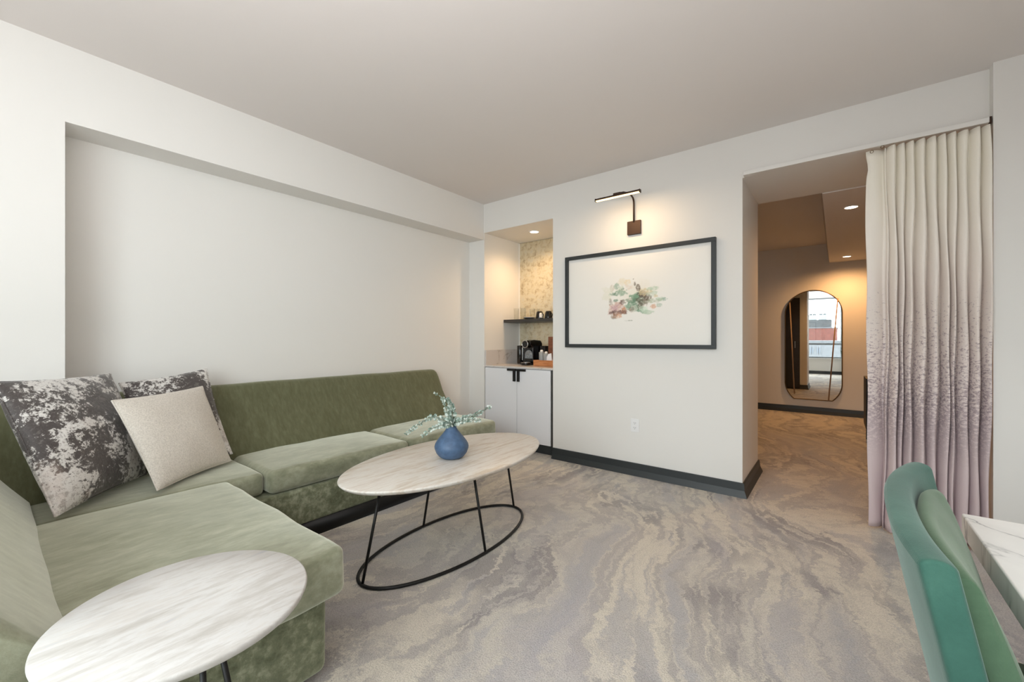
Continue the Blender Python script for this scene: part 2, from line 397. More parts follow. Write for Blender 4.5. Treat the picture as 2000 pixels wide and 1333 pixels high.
def cove(poly_pts, name, closed=False):
    """charcoal vinyl cove base: poly_pts = list of (x,y) wall line, (nx,ny) outward normals per point"""
    prof = [(0, 0), (.034, 0), (.030, .012), (.016, .05), (.011, .100), (.008, .105), (0, .105)]
    V = []; F = []; n = len(prof)
    for (x, y), (nx, ny) in poly_pts:
        for o_, z in prof: V.append((x+nx*(o_+.001), y+ny*(o_+.001), z))
    for i in range(len(poly_pts)-1):
        for k in range(n): F.append((i*n+k, i*n+(k+1) % n, (i+1)*n+(k+1) % n, (i+1)*n+k))
    F += [tuple(range(n)), tuple(range((len(poly_pts)-1)*n, len(poly_pts)*n))]
    return struct(MB().add(V, F), name, M['black_base'])
cove([((-2.234, YB), (0, -1)), ((-.559, YB), (1, -1)), ((-.559, 4.285), (1, 1)), ((-.70, 4.285), (0, 1))], 'baseboard_back')
cove([((-4.7, 8.2), (0, -1)), ((2.2, 8.2), (0, -1))], 'baseboard_bedroom')
cove([((1.1, YW), (0, 1)), ((-3.158, YW), (0, 1))], 'baseboard_window')
cove([((.68, 4.285), (-1, 0)), ((.68, 3.45), (-1, -1)), ((1.1, 3.45), (0, -1))], 'baseboard_pier')
# espresso door on the bedroom side of the back wall (seen only in the mirror)
d = struct(MB().box(-1.62, -.70, 4.287, 4.325, .01, 2.18), 'door_1', M['espresso'], at=(-1.16, 4.3, 0), bevel=.003)
MB().box(-.80, -.785, 4.325, 4.37, .98, 1.14).build('door_handle', M['chrome'], d, bevel=.003)

def downlight(x, y, z, label, power, cone=150, col=(1, .52, .2)):
    t = thing('ceiling_downlight', (x, y, z), label, 'downlight')
    MB().lathe([(.062, 0), (.062, -.004), (.058, -.007), (.048, -.007), (.046, -.004), (.046, 0)], (x, y, z-.0005), 32).build('trim_ring', M['white_plastic'], t, smooth=True)
    MB().lathe([(.046, -.0012), (.046, -.0035)], (x, y, z), 32).build('diffuser', M['warm_glow'], t)
    l = bpy.data.lights.new('downlight_lamp', 'SPOT'); l.energy = power; l.color = col; l.spot_size = R(cone); l.spot_blend = .9; l.shadow_soft_size = .045
    o = bpy.data.objects.new('downlight_lamp', l); COL.objects.link(o); o.parent = t; o.location = (0, 0, -.02)
    return t
downlight(-2.67, 3.82, 2.391, 'small glowing downlight in the ceiling of the coffee bar niche', 31, 155, (1, .66, .36))
downlight(.10, 4.86, 2.385, 'glowing downlight in the bedroom soffit, the nearer of two beside the curtain', 42, 165)
downlight(.11, 7.70, 2.385, 'glowing downlight in the bedroom soffit above and right of the mirror', 68, 168)

# ---------------- sectional sofa ----------------
G, GB = M['green_velvet'], M['green_velvet_base']
sofa = thing('sectional_sofa', (-2.7, 1.4, 0), 'large olive green velvet sectional sofa set into the recess along the left wall', 'sofa')
def sec(mb, name, m, **k): return mb.build(name, m, sofa, smooth=True, **k)
sec(MB().box(-3.30, -2.475, .9, 2.90, 0, .085), 'plinth', M['black_metal'])
sec(MB().box(-3.30, -1.46, -.15, .70, 0, .05), 'plinth', M['black_metal'])
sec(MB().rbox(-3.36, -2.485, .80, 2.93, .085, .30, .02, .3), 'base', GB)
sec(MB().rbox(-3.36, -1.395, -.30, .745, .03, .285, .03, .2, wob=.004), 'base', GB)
def chamf(P):
    return P
sec(MB().rbox(-3.12, -2.49, .995, 1.955, .303, .437, .035, .07, crown=.012, wob=.006, side=.012), 'seat_cushion', G)
sec(MB().rbox(-3.30, -2.49, 1.965, 2.955, .303, .437, .035, .07, crown=.012, wob=.006, side=.012), 'seat_cushion', G)
sec(MB().rbox(-3.15, -2.535, .05, .985, .303, .432, .03, .07, crown=.008, wob=.005, side=.008), 'seat_cushion', G)
sec(MB().rbox(-2.50, -1.36, .08, .795, .288, .452, .03, .06, crown=.012, wob=.008, side=.008), 'seat_cushion', G)
# backrests: curved profile swept along the wall
prof = [(-3.02, .36), (-3.02, .45), (-3.075, .52), (-3.135, .60), (-3.19, .68), (-3.235, .76), (-3.268, .82), (-3.29, .853), (-3.315, .869), (-3.35, .872), (-3.372, .862), (-3.38, .84), (-3.38, .10), (-3.10, .10), (-3.02, .2)]
def sweep(prof, axis, a, b, n, endr=.035):
    ts = [a, a+endr*.1, a+endr*.35, a+endr*.7, a+endr]+[a+endr+(b-a-2*endr)*i/n for i in range(1, n)]+[b-endr, b-endr*.7, b-endr*.35, b-endr*.1, b]
    cx = sum(p for p, q in prof)/len(prof); cz = sum(q for p, q in prof)/len(prof); V = []; F = []; N = len(prof)
    for t in ts:
        e = min(t-a, b-t); k = 0 if e >= endr else endr-math.sqrt(max(0, endr**2-(endr-e)**2))
        for p, q in prof:
            d = Vector((p-cx, q-cz)); L = d.length; d *= (L-k)/L
            P = (cx+d.x, t, cz+d.y) if axis == 'y' else (t, cx+d.x, cz+d.y)
            nn = noise.noise_vector(Vector(P)*3)*.005; V.append((P[0]+nn.x, P[1]+nn.y, P[2]+nn.z))
    for i in range(len(ts)-1):
        for k in range(N): F.append((i*N+k, i*N+(k+1) % N, (i+1)*N+(k+1) % N, (i+1)*N+k))
    F += [tuple(range(N))[::-1], tuple((len(ts)-1)*N+k for k in range(N))]
    return MB().add(V, F)
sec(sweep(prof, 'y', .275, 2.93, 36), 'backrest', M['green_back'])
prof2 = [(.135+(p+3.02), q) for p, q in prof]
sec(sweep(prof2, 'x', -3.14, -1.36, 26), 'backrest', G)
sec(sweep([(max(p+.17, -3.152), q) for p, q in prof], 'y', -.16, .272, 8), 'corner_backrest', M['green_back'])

# ---------------- pillows ----------------
def pillow(BL, BR, TL, TR, thick, pinch=.012, ear=.02, n=40, wr=.008, flange=0, seed=0):
    BL, BR, TL, TR = map(Vector, (BL, BR, TL, TR)); V = []; F = []
    nrm = ((BR-BL).cross(TL-BL)).normalized(); cen = (BL+BR+TL+TR)/4
    if nrm.dot(Vector((0, 0, 1.18))-cen) < 0: nrm = -nrm
    U = (BR-BL).normalized(); Wv = (TL-BL).normalized()
    for sgn in (1, -1):
        for j in range(n+1):
            for i in range(n+1):
                a = math.sin((i/n*2-1)*math.pi/2); c = math.sin((j/n*2-1)*math.pi/2); s, t = (a+1)/2, (c+1)/2
                P = BL*(1-s)*(1-t)+BR*s*(1-t)+TL*(1-s)*t+TR*s*t
                P = P-U*a*pinch*(1-c*c)*abs(a)-Wv*c*pinch*(1-a*a)*abs(c)
                h = max(0, (1-a*a)*(1-c*c))**.42*(.8+.2*(1-a*a)*(1-c*c))
                w = noise.noise(P*9+Vector((seed, 0, 0)))*wr*h + abs(noise.noise(Vector((s*7+seed, t*2.5, 2))))*wr*2*h*(1-h)
                P = P+nrm*sgn*(thick*h/2)+nrm*w
                V.append(P)
    N = (n+1)*(n+1)
    for j in range(n):
        for i in range(n):
            q = (j*(n+1)+i, j*(n+1)+i+1, (j+1)*(n+1)+i+1, (j+1)*(n+1)+i)
            F.append(q); F.append(tuple(k+N for k in q)[::-1])
    mb = MB().add(V, F)
    # perimeter loop for piping
    per = [V[i] for i in range(n+1)]+[V[j*(n+1)+n] for j in range(1, n+1)]+[V[n*(n+1)+i] for i in range(n-1, -1, -1)]+[V[j*(n+1)] for j in range(n-1, 0, -1)]
    return mb, per, cen
def weld(o):
    import bmesh
    bm = bmesh.new(); bm.from_mesh(o.data); bmesh.ops.remove_doubles(bm, verts=bm.verts, dist=.0004); bmesh.ops.recalc_face_normals(bm, faces=bm.faces); bm.to_mesh(o.data); bm.free()
def add_pillow(cs, thick, m, label, pr=.0045, **k):
    mb, per, cen = pillow(*cs, thick, **k)
    base = (cen.x, cen.y, min(p[2] for p in mb.v))
    o = mb.build('throw_pillow', m, None, at=base, smooth=True, label=label, category='pillow'); weld(o)
    MB().tube(per, pr, 6, closed=True).build('piping', m, o, smooth=True)
    return o
add_pillow([(-2.47, .185, .47), (-2.905, .545, .462), (-2.815, .03, 1.0), (-3.15, .44, .99)], .2, M['crushed'],
    'large crushed velvet pillow in charcoal and silver, leaning in the sofa corner on the left', seed=1, wr=.016, ear=.03)
add_pillow([(-2.99, .58, .46), (-2.935, .955, .478), (-3.17, .48, .935), (-3.245, .91, .988)], .13, M['crushed'],
    'crushed velvet pillow in charcoal and silver, behind the oatmeal pillow against the backrest', seed=5, wr=.014)
add_pillow([(-2.575, .525, .455), (-2.86, .922, .455), (-2.82, .40, .878), (-3.075, .84, .892)], .14, M['linen'],
    'plain oatmeal linen throw pillow in front of the two velvet ones', seed=9, wr=.006, pinch=.01)

# ---------------- oval coffee table ----------------
def ell(cx, cy, z, a, c, n=72): return [(cx+a*math.cos(2*math.pi*k/n), cy+c*math.sin(2*math.pi*k/n), z) for k in range(n)]
ct = thing('coffee_table', (-1.780, 1.722, 0), 'oval coffee table with travertine top and thin black metal ring base', 'table')
def top_prof(T, r=.008): return [(1-.030, 0), (1-.006, T*.35), (1, T*.62), (1-.004, T*.9), (1-.014, T)]
MB().lathe([(.97, -.024), (.985, -.018), (.997, -.010), (1, -.006), (.997, -.002), (.985, 0), (.5, 0), (.02, 0)], (-1.780, 1.722, .50), 96, .377, .698).build('tabletop', M['trav'], ct, smooth=True)
MB().tube(ell(-1.784, 1.712, .0095, .262, .592), .0085, 8, closed=True).build('ring_base', M['black_metal'], ct, smooth=True)
for p, q in (((-1.784, 1.122), (-1.784, 1.232)), ((-1.784, 2.302), (-1.784, 2.20)), ((-2.044, 1.712), (-1.944, 1.712)), ((-1.524, 1.712), (-1.624, 1.712))):
    MB().tube([(p[0], p[1], .010), (q[0], q[1], .478)], .0072, 8).build('leg', M['black_metal'], ct, smooth=True)

# ---------------- round side table ----------------
st_ = thing('side_table', (-1.222, .307, 0), 'round marble topped side table with black metal legs pulled over the chaise end', 'table')
MB().lathe([(.245, -.022), (.250, -.018), (.2535, -.010), (.2545, -.006), (.2535, -.002), (.250, 0), (.12, 0), (.005, 0)], (-1.222, .307, .55), 96).build('tabletop', M['trav2'], st_, smooth=True)
MB().tube(ell(-1.215, .307, .009, .135, .19, 56), .0075, 8, closed=True).build('ring_base', M['black_metal'], st_, smooth=True)
for p, q in (((-1.08, .307), (-1.108, .302)), ((-1.104, .415), (-1.165, .340)), ((-1.215, .117), (-1.235, .25)), ((-1.35, .307), (-1.32, .307))):
    MB().tube([(p[0], p[1], .01), (q[0], q[1], .53)], .0065, 8).build('leg', M['black_metal'], st_, smooth=True)

# ---------------- vase and eucalyptus ----------------
VX, VY, VZ = -1.752, 1.675, .5005
pv = [(.030, 0), (.055, .001), (.072, .012), (.088, .032), (.0965, .055), (.098, .066), (.094, .082), (.083, .100), (.066, .122), (.050, .141), (.038, .156), (.030, .168), (.026, .178), (.025, .186), (.021, .186), (.021, .15), (.004, .14)]
MB().lathe(pv, (VX, VY, VZ), 48).build('vase', M['blue'], None, at=(VX, VY, VZ), smooth=True, label='squat teardrop shaped matte blue vase on the oval coffee table', category='vase')
RIGHT = Vector((math.cos(math.atan2(635, 812)), math.sin(math.atan2(635, 812)), 0)); FWD = Vector((-RIGHT.y, RIGHT.x, 0))
def sprig(pts, nl, size, label, seed):
    nl = int(nl*1.6)
    random.seed(seed)
    P = [Vector((VX, VY, VZ+.05)), Vector((VX, VY, VZ+.18))] + [Vector((VX, VY, VZ+.18))+RIGHT*a+FWD*b_+Vector((0, 0, c)) for a, b_, c in pts]
    Q = []
    for i in range(len(P)-1):
        p0 = P[max(i-1, 0)]; p1 = P[i]; p2 = P[i+1]; p3 = P[min(i+2, len(P)-1)]
        for k in range(6):
            t = k/6; Q.append(.5*((2*p1)+(-p0+p2)*t+(2*p0-5*p1+4*p2-p3)*t*t+(-p0+3*p1-3*p2+p3)*t**3))
    Q.append(P[-1])
    o = MB().tube(Q, [.0022*(1-.6*i/len(Q)) for i in range(len(Q))], 6).build('eucalyptus_sprig', M['stem'], None, at=(VX, VY, VZ+.05), smooth=True,
        label=label, category='sprig', group='eucalyptus sprigs in the blue vase')
    mb = MB(); n0 = 7
    for k in range(nl):
        f = n0+(len(Q)-1.01-n0)*k/(nl-1); i = int(f); p = Q[i].lerp(Q[i+1], f-i); tan = (Q[i+1]-Q[i]).normalized()
        s = size*1.35*(1-.5*k/nl)*random.uniform(.85, 1.15)
        ref = Vector((random.uniform(-1, 1), random.uniform(-1, 1), random.uniform(-1, 1)))
        side = tan.cross(ref).normalized()
        for sg in (1, -1):
            d = (side*sg+tan*.45).normalized(); w = d.cross(tan).cross(d).normalized()*.5*s
            nn = d.cross(w).normalized()*s*.12
            V = [p+d*s*.12, p+d*s*.45+w*.85+nn, p+d*s*.8+w+nn*.5, p+d*s*1.15+w*.5, p+d*s*1.22, p+d*s*1.15-w*.5, p+d*s*.8-w+nn*.5, p+d*s*.45-w*.85+nn]
            mb.add(V+[p+d*s*.68-nn], [(j, (j+1) % 8, 8) for j in range(8)])
    mb.build('leaves', M['leaf'], o, kind='stuff')
    return o
sprig([(-.012, 0, .05), (-.04, .0, .12), (-.055, .01, .16), (-.10, .01, .19)], 22, .013, 'tallest eucalyptus sprig, rising and bending left from the blue vase', 1)
sprig([(.004, .01, .05), (-.005, .02, .11), (-.028, .02, .155)], 20, .018, 'short upright eucalyptus sprig in the middle of the vase', 2)
sprig([(-.05, .0, .035), (-.12, .01, .05), (-.20, .02, .0), (-.27, .03, -.05)], 26, .016, 'longest eucalyptus sprig, drooping left over the coffee table', 3)
sprig([(-.04, -.02, .012), (-.10, -.03, -.005), (-.16, -.04, -.045)], 22, .015, 'pale eucalyptus sprig hanging low to the left of the vase', 4)
sprig([(.04, .01, .03), (.10, .03, .045), (.16, .05, .07), (.22, .06, .105)], 26, .017, 'eucalyptus sprig reaching right and up towards the white cabinet', 5)
sprig([(.04, -.02, .028), (.10, -.02, .04), (.165, -.01, .035)], 20, .015, 'eucalyptus sprig reaching level to the right over the vase', 6)
sprig([(.01, -.03, .02), (-.02, -.06, .012)], 10, .016, 'small eucalyptus tuft at the front rim of the vase', 7)
random.seed(11)

# ---------------- coffee bar niche ----------------
cab = thing('bar_cabinet', (-2.692, 3.82, 0), 'white two door base cabinet under the marble counter in the coffee niche', 'cabinet')
MB().box(-3.142, -2.240, 3.545, 4.185, .105, .872).build('body', M['white_lam'], cab)
MB().box(-3.142, -2.240, 3.585, 4.15, 0, .104).build('toe_kick', M['black_base'], cab)
MB().box(-2.262, -2.238, 3.530, 3.546, .105, .872).build('filler_strip', M['dark_lam'], cab)
for a, c, s in ((-3.138, -2.692, 1), (-2.688, -2.266, -1)):
    d = MB().box(a, c, YB+.003, YB+.022, .108, .868).build('door', M['white_lam'], cab, bevel=.0012)
    hx = -2.692 if s > 0 else -2.688; hb = MB()
    x0, x1 = (hx-.118, hx-.004) if s > 0 else (hx+.004, hx+.118)
    hb.box(x0, x1, YB-.018, YB+.003, .846, .868)
    y0, y1 = (hx-.038, hx-.012) if s > 0 else (hx+.012, hx+.038)
    hb.box(y0, y1, YB-.020, YB+.0025, .735, .850)
    hb.build('handle', M['black_metal'], d, label='black metal T-shaped handle half', bevel=.0012)
ctp = MB().box(-3.147, -2.237, YB-.002, 4.19, .874, .893).build('countertop', M['counter'], None, at=(-2.69, 3.85, .874), bevel=.002, label='veined warm white quartz countertop on the niche cabinet', category='countertop')
MB().box(-3.147, -3.130, YB+.006, 4.17, .893, 1.062).build('backsplash', M['counter'], ctp, bevel=.0015)
MB().box(-3.130, -2.237, 4.172, 4.19, .893, 1.062).build('backsplash', M['counter'], ctp, bevel=.0015)
pm = MB().box(-3.143, -2.237, 4.180, 4.192, 1.064, 2.388).build('mirror_panel', M['antique'], None, at=(-2.69, 4.186, 1.064), label='antiqued golden mirror panel covering the back of the niche', category='mirror', bevel=.002)
MB().box(-3.149, -3.141, 4.170, 4.1795, 1.064, 2.388).build('edge_trim', M['cream'], pm)
sh = MB().box(-3.147, -2.237, 3.86, 4.178, 1.384, 1.419).build('shelf', M['dark_lam'], None, at=(-2.69, 4.02, 1.384), bevel=.002, label='dark floating shelf across the niche holding glasses and cups', category='shelf')
ZS = 1.4195
gl = [(.027, 0), (.0285, .002), (.033, .136), (.034, .138), (.0315, .138), (.0265, .012), (.002, .010)]
gd = {}
for x, y, h, lab in ((-3.06, 4.0, 1.0, 'leftmost clear highball glass on the dark niche shelf'), (-2.957, 4.0, 1.0, 'second clear highball glass from the left on the niche shelf'),
        (-2.865, 4.06, .93, 'third clear glass from the left, behind the saucers'), (-2.775, 4.02, .88, 'clear glass standing next to the black cup with the white patch')):
    MB().lathe([(r*1.0, z*h) for r, z in gl], (x, y, ZS), 24).build('drinking_glass', M['tumbler'], None, at=(x, y, ZS), smooth=True, label=lab, category='glass', group='glasses on the niche shelf')
sd = [(.035, 0), (.04, .002), (.068, .008), (.072, .011), (.066, .011), (.04, .005), (.002, .004)]
for i, (mm, lab) in enumerate((('black_gloss', 'dark saucer, lowest of the two on the niche shelf'), ('cream', 'white saucer lying on the dark saucer on the niche shelf'))):
    MB().lathe(sd, (-2.83, 3.945, ZS+i*.0116), 32).build('saucer', M[mm], None, at=(-2.83, 3.945, ZS+i*.0116), smooth=True, label=lab, category='saucer', group='saucers on the niche shelf')
def cup(x, y, lab, patch=False):
    t = thing('coffee_cup', (x, y, ZS), lab, 'cup', 'black cups on the niche shelf')
    MB().lathe([(.045, 0), (.047, .004), (.046, .02), (.036, .075), (.030, .086), (.02, .089), (.002, .089)], (x, y, ZS), 28).build('bowl', M['black_gloss'], t, smooth=True)
    MB().tube([(x+.040, y-.01, ZS+.02), (x+.062, y-.018, ZS+.028), (x+.064, y-.018, ZS+.05), (x+.036, y-.008, ZS+.064)], .0045, 8).build('handle', M['black_gloss'], t, smooth=True)
    if patch:
        V = []; n = 9
        for j in range(n):
            z = .012+.056*j/(n-1); r = .0475-(z-.01)*.17+.0016
            for i in range(n):
                a = R(-62)+R(62)*i/(n-1); V.append((x+r*math.cos(a), y+r*math.sin(a), ZS+z))
        F = [(j*n+i, j*n+i+1, (j+1)*n+i+1, (j+1)*n+i) for j in range(n-1) for i in range(n-1) if not (j in (0, n-2) and i in (0, n-2))]
        o = MB().add(V, F).build('white_patch', M['cream'], t, smooth=True, label='white mark on the side of the cup')
        md = o.modifiers.new('S', 'SOLIDIFY'); md.thickness = .0015
cup(-2.70, 3.97, 'black cup with a white patch, upside down on the niche shelf', True)
cup(-2.585, 3.98, 'plain black cup turned upside down at the right end of the niche shelf')

ZT = .8935
cm = thing('coffee_machine', (-2.75, 3.93, ZT), 'black capsule coffee machine on the niche counter with chrome cup rest', 'coffee machine')
MB().prism([(3.84, ZT+.03), (4.03, ZT+.03), (4.03, ZT+.245), (4.00, ZT+.278), (3.88, ZT+.285), (3.80, ZT+.275), (3.785, ZT+.24), (3.84, ZT+.20)], 'x', -2.800, -2.700).build('body', M['black_gloss'], cm, smooth=False, bevel=.012, bseg=3)
MB().rbox(-2.86, -2.700, 3.80, 4.03, ZT+.002, ZT+.032, .01, .2).build('base', M['black_gloss'], cm, smooth=True)
MB().prism([(3.86, ZT+.03), (4.00, ZT+.03), (4.00, ZT+.21), (3.86, ZT+.21)], 'x', -2.865, -2.801).build('side_housing', M['black_gloss'], cm, bevel=.008)
hd = MB(); V = []
def hcyl(cx, cz, y0, y1, r, n=28):
    return MB().add([(cx+r*math.cos(2*math.pi*k/n), y, cz+r*math.sin(2*math.pi*k/n)) for y in (y0, y1) for k in range(n)],
        [(k, (k+1) % n, n+(k+1) % n, n+k) for k in range(n)]+[tuple(range(n))[::-1], tuple(range(n, 2*n))])
hcyl(-2.752, ZT+.237, 3.755, 3.86, .042).build('brew_head', M['black_gloss'], cm, smooth=False, bevel=.005)
MB().tube([(-2.752+.040*math.cos(a*math.pi/14), 3.754, ZT+.237+.040*math.sin(a*math.pi/14)) for a in range(28)], .004, 8, closed=True).build('chrome_ring', M['chrome'], cm, smooth=True)
MB().lathe([(.05, 0), (.055, .004), (.055, .026), (.05, .03), (.004, .03)], (-2.752, 3.775, ZT+.001), 32).build('drip_tray', M['black_gloss'], cm, smooth=True)
MB().tube([(-2.752+.054*math.cos(a*math.pi/16), 3.775+.054*math.sin(a*math.pi/16), ZT+.032) for a in range(32)], .003, 6, closed=True).build('drip_ring', M['chrome'], cm, smooth=True)
arch = [(-2.801, ZT+.075), (-2.699, ZT+.075)]+[(-2.750+.051*math.cos(k*math.pi/16), ZT+.115+.055*math.sin(k*math.pi/16)) for k in range(17)]
MB().prism(arch, 'y', 3.822, 3.829).build('cup_grille', M['tank'], cm)
em = MB()
for k in range(5):
    rr = .043-.008*k
    if rr > .012: em.tube([(-2.750+rr*math.cos(a*math.pi/12), 3.821, ZT+.115+rr*math.sin(a*math.pi/12)) for a in range(13)], .0016, 5)
em.tube([(-2.763, 3.820, ZT+.085), (-2.763, 3.820, ZT+.118)], .002, 5); em.tube([(-2.737, 3.820, ZT+.085), (-2.737, 3.820, ZT+.118)], .002, 5); em.tube([(-2.763, 3.820, ZT+.118), (-2.737, 3.820, ZT+.085)], .002, 5)
em.build('emblem', M['chrome'], cm, smooth=True)
MB().lathe([(.034, 0), (.037, .004), (.037, .205), (.034, .21), (.004, .212)], (-2.905, 3.87, ZT+.008), 28).build('water_tank', M['black_gloss'], cm, smooth=True)
MB().box(-2.862, -2.854, 3.846, 3.860, ZT+.05, ZT+.20).build('chrome_strip', M['chrome'], cm, bevel=.002)

tr = thing('wooden_tray', (-2.44, 3.80, ZT), 'orange toned wooden tray beside the coffee machine', 'tray')
MB().box(-2.600, -2.280, 3.70, 3.90, ZT+.0005, ZT+.012).build('tray_floor', M['wood'], tr, bevel=.002)
for q in ((-2.600, -2.280, 3.70, 3.712), (-2.600, -2.280, 3.888, 3.90), (-2.600, -2.588, 3.712, 3.888), (-2.292, -2.280, 3.712, 3.888)):
    MB().box(*q, ZT+.012, ZT+.066).build('side_panel', M['wood'], tr, bevel=.002)
ZI = ZT+.0125
def canister(x, y, r, h, m, lab):
    t = thing('canister', (x, y, ZI), lab, 'canister', 'canisters in the wooden tray')
    MB().lathe([(r*.95, 0), (r, .004), (r, h), (r*.9, h+.004), (.003, h+.005)], (x, y, ZI), 24).build('body', M[m], t, smooth=True)
    MB().lathe([(r*.55, 0), (r*.6, .012), (r*.4, .022), (.002, .024)], (x, y, ZI+h+.0045), 20).build('lid', M['cream'], t, smooth=True)
canister(-2.558, 3.80, .030, .135, 'grey_can', 'left grey canister with white lid in the wooden tray')
canister(-2.492, 3.79, .030, .118, 'grey_can', 'right grey canister with white lid in the wooden tray')
MB().box(-2.690, -2.620, 3.96, 4.05, ZT+.0005, ZT+.215).build('tea_box', M['espresso'], None, at=(-2.655, 4.0, ZT), bevel=.003, label='dark brown box standing behind the grey canisters', category='box')
MB().box(-2.548, -2.30, 3.915, 3.945, ZT+.0005, ZT+.32).build('wooden_board', M['wood_dark'], None, at=(-2.42, 3.93, ZT), bevel=.003, label='brown wooden board standing upright behind the tray', category='board')
pk = MB()
pk.prism([(-2.455, ZI), (-2.38, ZI), (-2.395, ZI+.13), (-2.43, ZI+.12), (-2.45, ZI+.09)], 'y', 3.735, 3.75)
pk.build('paper_packet', M['paper'], None, at=(-2.46, 3.74, ZI), bevel=.002, label='white paper packet standing at the right of the wooden tray', category='packet')

# ---------------- framed print and picture light ----------------
pf = thing('framed_print', (-1.405, YB, 1.105), 'large framed pale botanical print in a thin black frame on the white wall', 'picture')
FX0, FX1, FZ0, FZ1 = -2.075, -.737, 1.107, 1.975
for q in ((FX0, FX1, FZ1-.032, FZ1), (FX0, FX1, FZ0, FZ0+.032), (FX0, FX0+.032, FZ0+.032, FZ1-.032), (FX1-.032, FX1, FZ0+.032, FZ1-.032)):
    MB().box(q[0], q[1], YB-.036, YB-.001, q[2], q[3]).build('frame_bar', M['black_base'], pf, bevel=.0015)
import numpy as np
BLOBS = [(-1.4, 1.563, 0.242, 0.16, 228, 222, 206, 0.7), (-1.51, 1.588, 0.069, 0.026, 110, 145, 118, 0.6), (-1.548, 1.662, 0.028, 0.029, 110, 145, 118, 0.5), (-1.51, 1.641, 0.028, 0.016, 175, 195, 172, 0.6), (-1.445, 1.636, 0.05, 0.027, 222, 205, 190, 0.6), (-1.4, 1.563, 0.054, 0.022, 110, 145, 118, 0.75), (-1.445, 1.522, 0.059, 0.031, 130, 145, 125, 0.7), (-1.562, 1.533, 0.024, 0.014, 85, 115, 95, 0.6), (-1.355, 1.542, 0.053, 0.032, 110, 145, 118, 0.7), (-1.364, 1.491, 0.049, 0.04, 85, 115, 95, 0.6), (-1.436, 1.486, 0.05, 0.037, 110, 145, 118, 0.75), (-1.342, 1.442, 0.04, 0.029, 110, 145, 118, 0.8), (-1.311, 1.514, 0.048, 0.048, 95, 82, 68, 0.7), (-1.268, 1.537, 0.03, 0.028, 95, 82, 68, 0.75), (-1.311, 1.574, 0.035, 0.019, 85, 60, 55, 0.55), (-1.36, 1.638, 0.016, 0.029, 95, 82, 68, 0.75), (-1.386, 1.671, 0.011, 0.025, 95, 82, 68, 0.6), (-1.402, 1.709, 0.012, 0.01, 95, 82, 68, 0.8), (-1.285, 1.589, 0.043, 0.023, 205, 190, 150, 0.8), (-1.229, 1.615, 0.038, 0.014, 175, 195, 172, 0.8), (-1.233, 1.569, 0.05, 0.022, 175, 195, 172, 0.5), (-1.204, 1.55, 0.025, 0.015, 205, 190, 150, 0.7), (-1.183, 1.523, 0.046, 0.018, 175, 195, 172, 0.8), (-1.133, 1.52, 0.016, 0.012, 140, 165, 155, 0.6), (-1.225, 1.509, 0.063, 0.022, 165, 175, 150, 0.6), (-1.174, 1.472, 0.02, 0.012, 110, 145, 118, 0.4), (-1.229, 1.463, 0.021, 0.018, 205, 150, 115, 0.6), (-1.298, 1.445, 0.03, 0.024, 200, 220, 200, 0.8), (-1.268, 1.418, 0.035, 0.015, 175, 195, 172, 0.6), (-1.4, 1.449, 0.023, 0.025, 190, 195, 180, 0.9), (-1.418, 1.441, 0.018, 0.021, 95, 82, 68, 0.4), (-1.538, 1.456, 0.065, 0.058, 205, 172, 160, 0.85), (-1.562, 1.466, 0.028, 0.025, 190, 150, 165, 0.5), (-1.492, 1.44, 0.024, 0.03, 205, 150, 115, 0.8), (-1.52, 1.423, 0.061, 0.02, 85, 60, 55, 0.55), (-1.572, 1.417, 0.029, 0.016, 85, 60, 55, 0.5), (-1.492, 1.515, 0.033, 0.021, 85, 60, 55, 0.6), (-1.538, 1.397, 0.042, 0.026, 205, 150, 115, 0.6), (-1.576, 1.385, 0.023, 0.017, 95, 82, 68, 0.4), (-1.61, 1.522, 0.014, 0.022, 95, 82, 68, 0.4), (-1.6, 1.643, 0.019, 0.026, 190, 180, 160, 0.5), (-1.492, 1.631, 0.014, 0.01, 85, 115, 95, 0.6), (-1.459, 1.619, 0.011, 0.008, 85, 115, 95, 0.6), (-1.572, 1.587, 0.029, 0.012, 85, 115, 95, 0.5), (-1.445, 1.348, 0.036, 0.005, 150, 155, 140, 0.6), (-1.51, 1.694, 0.037, 0.033, 225, 215, 190, 0.6), (-1.445, 1.689, 0.045, 0.022, 228, 205, 165, 0.5), (-1.634, 1.596, 0.038, 0.052, 222, 222, 205, 0.5)]
nx, nz = 300, 190
xs_ = np.linspace(FX0+.03, FX1-.03, nx); zs_ = np.linspace(FZ0+.03, FZ1-.03, nz); X, Z = np.meshgrid(xs_, zs_)
img = np.ones((nz, nx, 3))*np.array([233, 231, 226.]); rng = np.random.RandomState(4)
def fbm(sc, seed):
    g = np.zeros_like(X); a = 1; tot = 0; r = np.random.RandomState(seed)
    for o_ in range(4):
        nxx, nzz = int(sc*1.5*2**o_)+2, int(sc*2**o_)+2; G_ = r.rand(nzz, nxx)
        u = (X-X.min())/(X.max()-X.min())*(nxx-1.001); v_ = (Z-Z.min())/(Z.max()-Z.min())*(nzz-1.001)
        i = u.astype(int); j = v_.astype(int); fu = u-i; fv = v_-j; fu = fu*fu*(3-2*fu); fv = fv*fv*(3-2*fv)
        g += a*((G_[j, i]*(1-fu)+G_[j, i+1]*fu)*(1-fv)+(G_[j+1, i]*(1-fu)+G_[j+1, i+1]*fu)*fv); tot += a; a *= .62
    return g/tot
n1, n2, n3, n4 = fbm(14, 1), fbm(14, 2), fbm(26, 3), fbm(60, 8)
